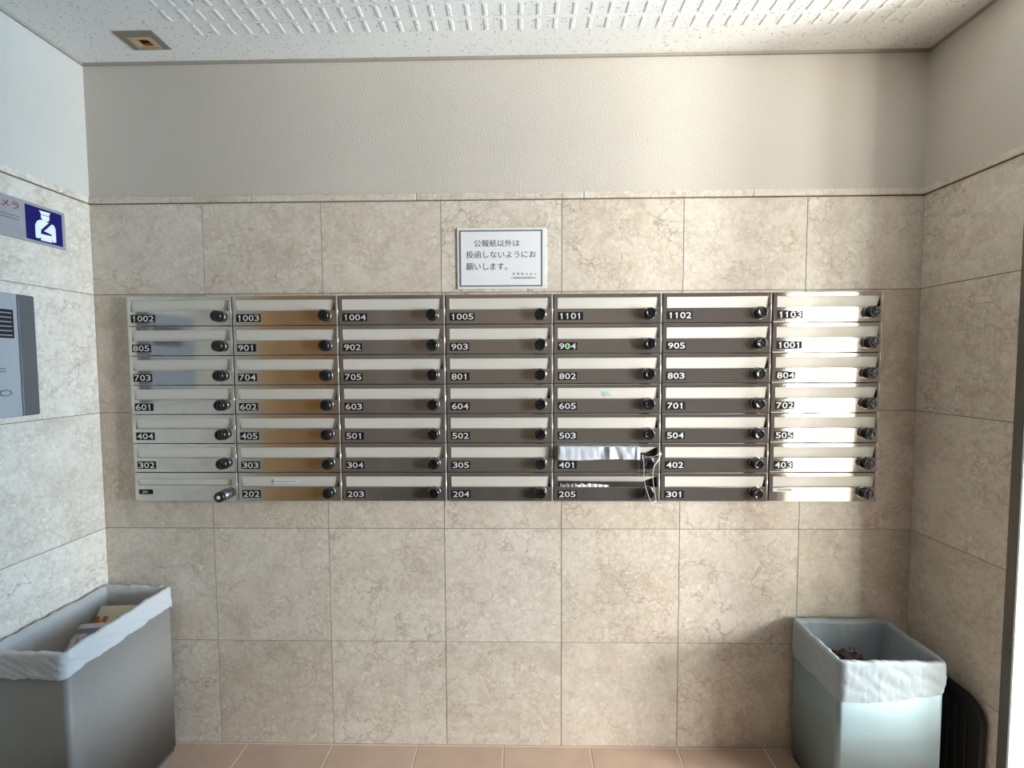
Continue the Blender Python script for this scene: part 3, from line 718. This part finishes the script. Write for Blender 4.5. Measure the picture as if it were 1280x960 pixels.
def bag(label, x0, x1, y0, y1, h, zb, drop, seed, mat, name='bin_bag'):
    pts = rrect(x0, x1, y0, y1, 0.016, 44); n = len(pts)
    nz = lambda v, s=1.0: noise.noise(Vector(v) * s + Vector((seed, seed * 2.1, 0)))
    rings = []
    stations = []
    for k in range(14): stations.append(('in', k / 13))
    for k in range(5): stations.append(('rim', k / 4))
    for k in range(12): stations.append(('out', (k + 1) / 12))
    for kind, t in stations:
        ring = []
        for i, (x, y, nx, ny) in enumerate(pts):
            jag = 0.0045 * nz((x * 40, y * 40, 0.3)) + 0.002 * nz((x * 120, y * 120, 1.7))
            zr = h + 0.0065 + jag
            fold = nz((x * 55, y * 55, 5.0))
            if kind == 'in':
                z = zb + (zr - 0.004 - zb) * t
                d = -0.0095 - 0.012 * (1 - t) ** 1.5 - 0.0055 * abs(nz((x * 32 + z * 9, y * 32, z * 5))) * (1 - t * 0.6) - 0.004 * max(0, fold) * (1 - 0.5 * t)
            elif kind == 'rim':
                a = math.pi * (1 - t); z = zr - 0.004 + 0.004 * math.sin(a); d = -0.0025 + 0.0065 * -math.cos(a) if False else -0.0025 + 0.0065 * math.cos(a)
            else:
                dr = drop(x, y, nx, ny) + 0.003 * nz((x * 18, y * 18, 9)); z = zr - 0.004 - (dr - 0.004) * t
                wr = nz((x * 26 + z * 34, y * 26 + z * 34, z * 16)); wr2 = nz((x * 75 + z * 50, y * 75 + z * 50, z * 30))
                sp = (x * (1 if ny < 0 else -1) if abs(ny) > 0.5 else y * (1 if nx > 0 else -1))
                dg = nz((sp * 16 + z * 16, z * 62 + sp * 30, 3.0)); dg2 = nz((sp * 30 + z * 40, z * 130 + sp * 60, 8.0))
                d = 0.0040 + 0.0075 * max(0, 0.35 - abs(dg)) * min(1, t * 3) + 0.0040 * max(0, 0.3 - abs(dg2)) + 0.0015 * abs(wr2)
                if t > 0.75: d += 0.0012 * math.sin((t - 0.75) * 4 * math.pi)
            ring.append((x + nx * d, y + ny * d, z))
        rings.append(ring)
    bm = bmesh.new(); loft(bm, rings, True, False)
    tag(obj(name, bm, mat, recalc=False), label, 'bag', 'white bin liners')
LB = (-1.4240, -1.1985, -0.3720, -0.0240, 0.576)
RB = (0.9165, 1.2180, -0.2340, -0.0200, 0.471)
bin_('tall stainless steel bin standing against the left wall under the intercom', *LB, MAT['binsteel'])
bin_('shorter stainless steel bin standing in the corner beside the right wall', *RB, MAT['binpale'])
bag('white plastic bag lining the tall bin that holds the printed flyers', *LB[:4], LB[4], 0.26, lambda x, y, nx, ny: 0.068 + 0.016 * max(0, ny), 3.0, MAT['bag'])
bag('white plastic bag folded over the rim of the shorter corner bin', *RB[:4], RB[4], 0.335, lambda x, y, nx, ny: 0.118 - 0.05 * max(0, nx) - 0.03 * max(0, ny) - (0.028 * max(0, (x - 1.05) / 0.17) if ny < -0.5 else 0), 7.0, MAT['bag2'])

# printed paper in the left bag
def leaflet(name, P, mat, label, bow, th=0.004):
    """P: four corners p00,p10,p11,p01"""
    bm = bmesh.new(); uv = bm.loops.layers.uv.new('uv'); P = [Vector(p) for p in P]; n = 10
    nr = (P[1] - P[0]).cross(P[3] - P[0]).normalized()
    g = []
    for a in range(n + 1):
        row = []
        for b in range(n + 1):
            u, v = a / n, b / n
            p = P[0] * (1 - u) * (1 - v) + P[1] * u * (1 - v) + P[2] * u * v + P[3] * (1 - u) * v
            row.append(p + nr * (bow * math.sin(math.pi * u) + 0.002 * math.sin(v * 5 + u * 3)))
        g.append(row)
    F = [[bm.verts.new(p) for p in r] for r in g]; Bk = [[bm.verts.new(p - nr * th) for p in r] for r in g]
    def fc(q, uvs):
        f = bm.faces.new(q)
        for l, c in zip(f.loops, uvs): l[uv].uv = c
    for a in range(n):
        for b in range(n):
            c = [(a / n, b / n), ((a + 1) / n, b / n), ((a + 1) / n, (b + 1) / n), (a / n, (b + 1) / n)]
            fc((F[a][b], F[a + 1][b], F[a + 1][b + 1], F[a][b + 1]), c); fc((Bk[a][b], Bk[a][b + 1], Bk[a + 1][b + 1], Bk[a + 1][b]), [c[0], c[3], c[2], c[1]])
    ed = [(a, 0) for a in range(n)] + [(n, b) for b in range(n)] + [(a, n) for a in range(n, 0, -1)] + [(0, b) for b in range(n, 0, -1)]
    for (a, b), (c, d) in zip(ed, ed[1:] + ed[:1]): fc((F[a][b], Bk[a][b], Bk[c][d], F[c][d]), [(0.01, 0.99)] * 4)
    tag(obj(name, bm, mat), label, 'paper')
leaflet('flyer', [(-1.392, -0.235, 0.330), (-1.243, -0.235, 0.330), (-1.243, -0.075, 0.541), (-1.392, -0.078, 0.538)], MAT['flyer'], 'cream flyer with orange and yellow print, at the back of the tall bin', 0.003)
leaflet('newspaper', [(-1.362, -0.325, 0.395), (-1.236, -0.325, 0.415), (-1.240, -0.168, 0.538), (-1.378, -0.160, 0.527)], MAT['news'], 'folded greyish newspaper with a purple band, in front of the cream flyer in bin', 0.004, 0.008)

# dried brown scrap in the right bag
bm = bmesh.new(); bmesh.ops.create_icosphere(bm, subdivisions=4, radius=1.0)
for v in bm.verts:
    k = 1 + 0.55 * noise.noise(v.co * 2.6) + 0.28 * noise.noise(v.co * 6)
    v.co = Vector((v.co.x * 0.050 * k, v.co.y * 0.036 * k, v.co.z * 0.024 * k))
sc_ = thing('dried_scrap', 'crumpled dark brown scrap with a curled stem inside the shorter bin', 'rubbish', (1.035, -0.115, 0.391))
obj('crumpled_leaf', bm, MAT['rust'], sc_)
bm = bmesh.new(); tube(bm, [(0.012, 0, 0.012), (0.020, 0.004, 0.030), (0.016, 0.006, 0.042), (0.004, 0.005, 0.045), (0.002, 0.004, 0.037)], 0.0022)
tube(bm, [(-0.02, -0.01, 0.012), (-0.034, -0.008, 0.022), (-0.046, -0.006, 0.018)], 0.002)
obj('stem', bm, MAT['rust'], sc_)

# black plastic panel between the right bin and the wall
def yz_round(y0, y1, z0, z1, r, x):
    p = [(x, y1, z0)]
    p += [(x, y1 - 0.02 + 0.02 * math.cos(R(a)), z1 - 0.02 + 0.02 * math.sin(R(a))) for a in range(0, 91, 15)]
    p += [(x, y0 + r + r * math.cos(R(a)), z1 - r + r * math.sin(R(a))) for a in range(90, 181, 10)]
    p += [(x, y0, z0)]
    return p
bp = thing('standing_tray', 'black round-cornered plastic tray standing on edge between bin and right wall', 'tray', (0, 0, 0))
bm = bmesh.new(); prism(bm, yz_round(-0.268, -0.045, 0.0, 0.375, 0.065, 1.286), (0.020, 0, 0)); obj('board', bm, MAT['black'], bp, bevel=0.004, seg=3)
for k in range(3):
    bm = bmesh.new(); box(bm, 1.2815, -0.232 + 0.026 * k, 0.03, 1.286, -0.222 + 0.026 * k, 0.325 + 0.008 * k); obj('rib', bm, MAT['black'], bp, bevel=0.002)
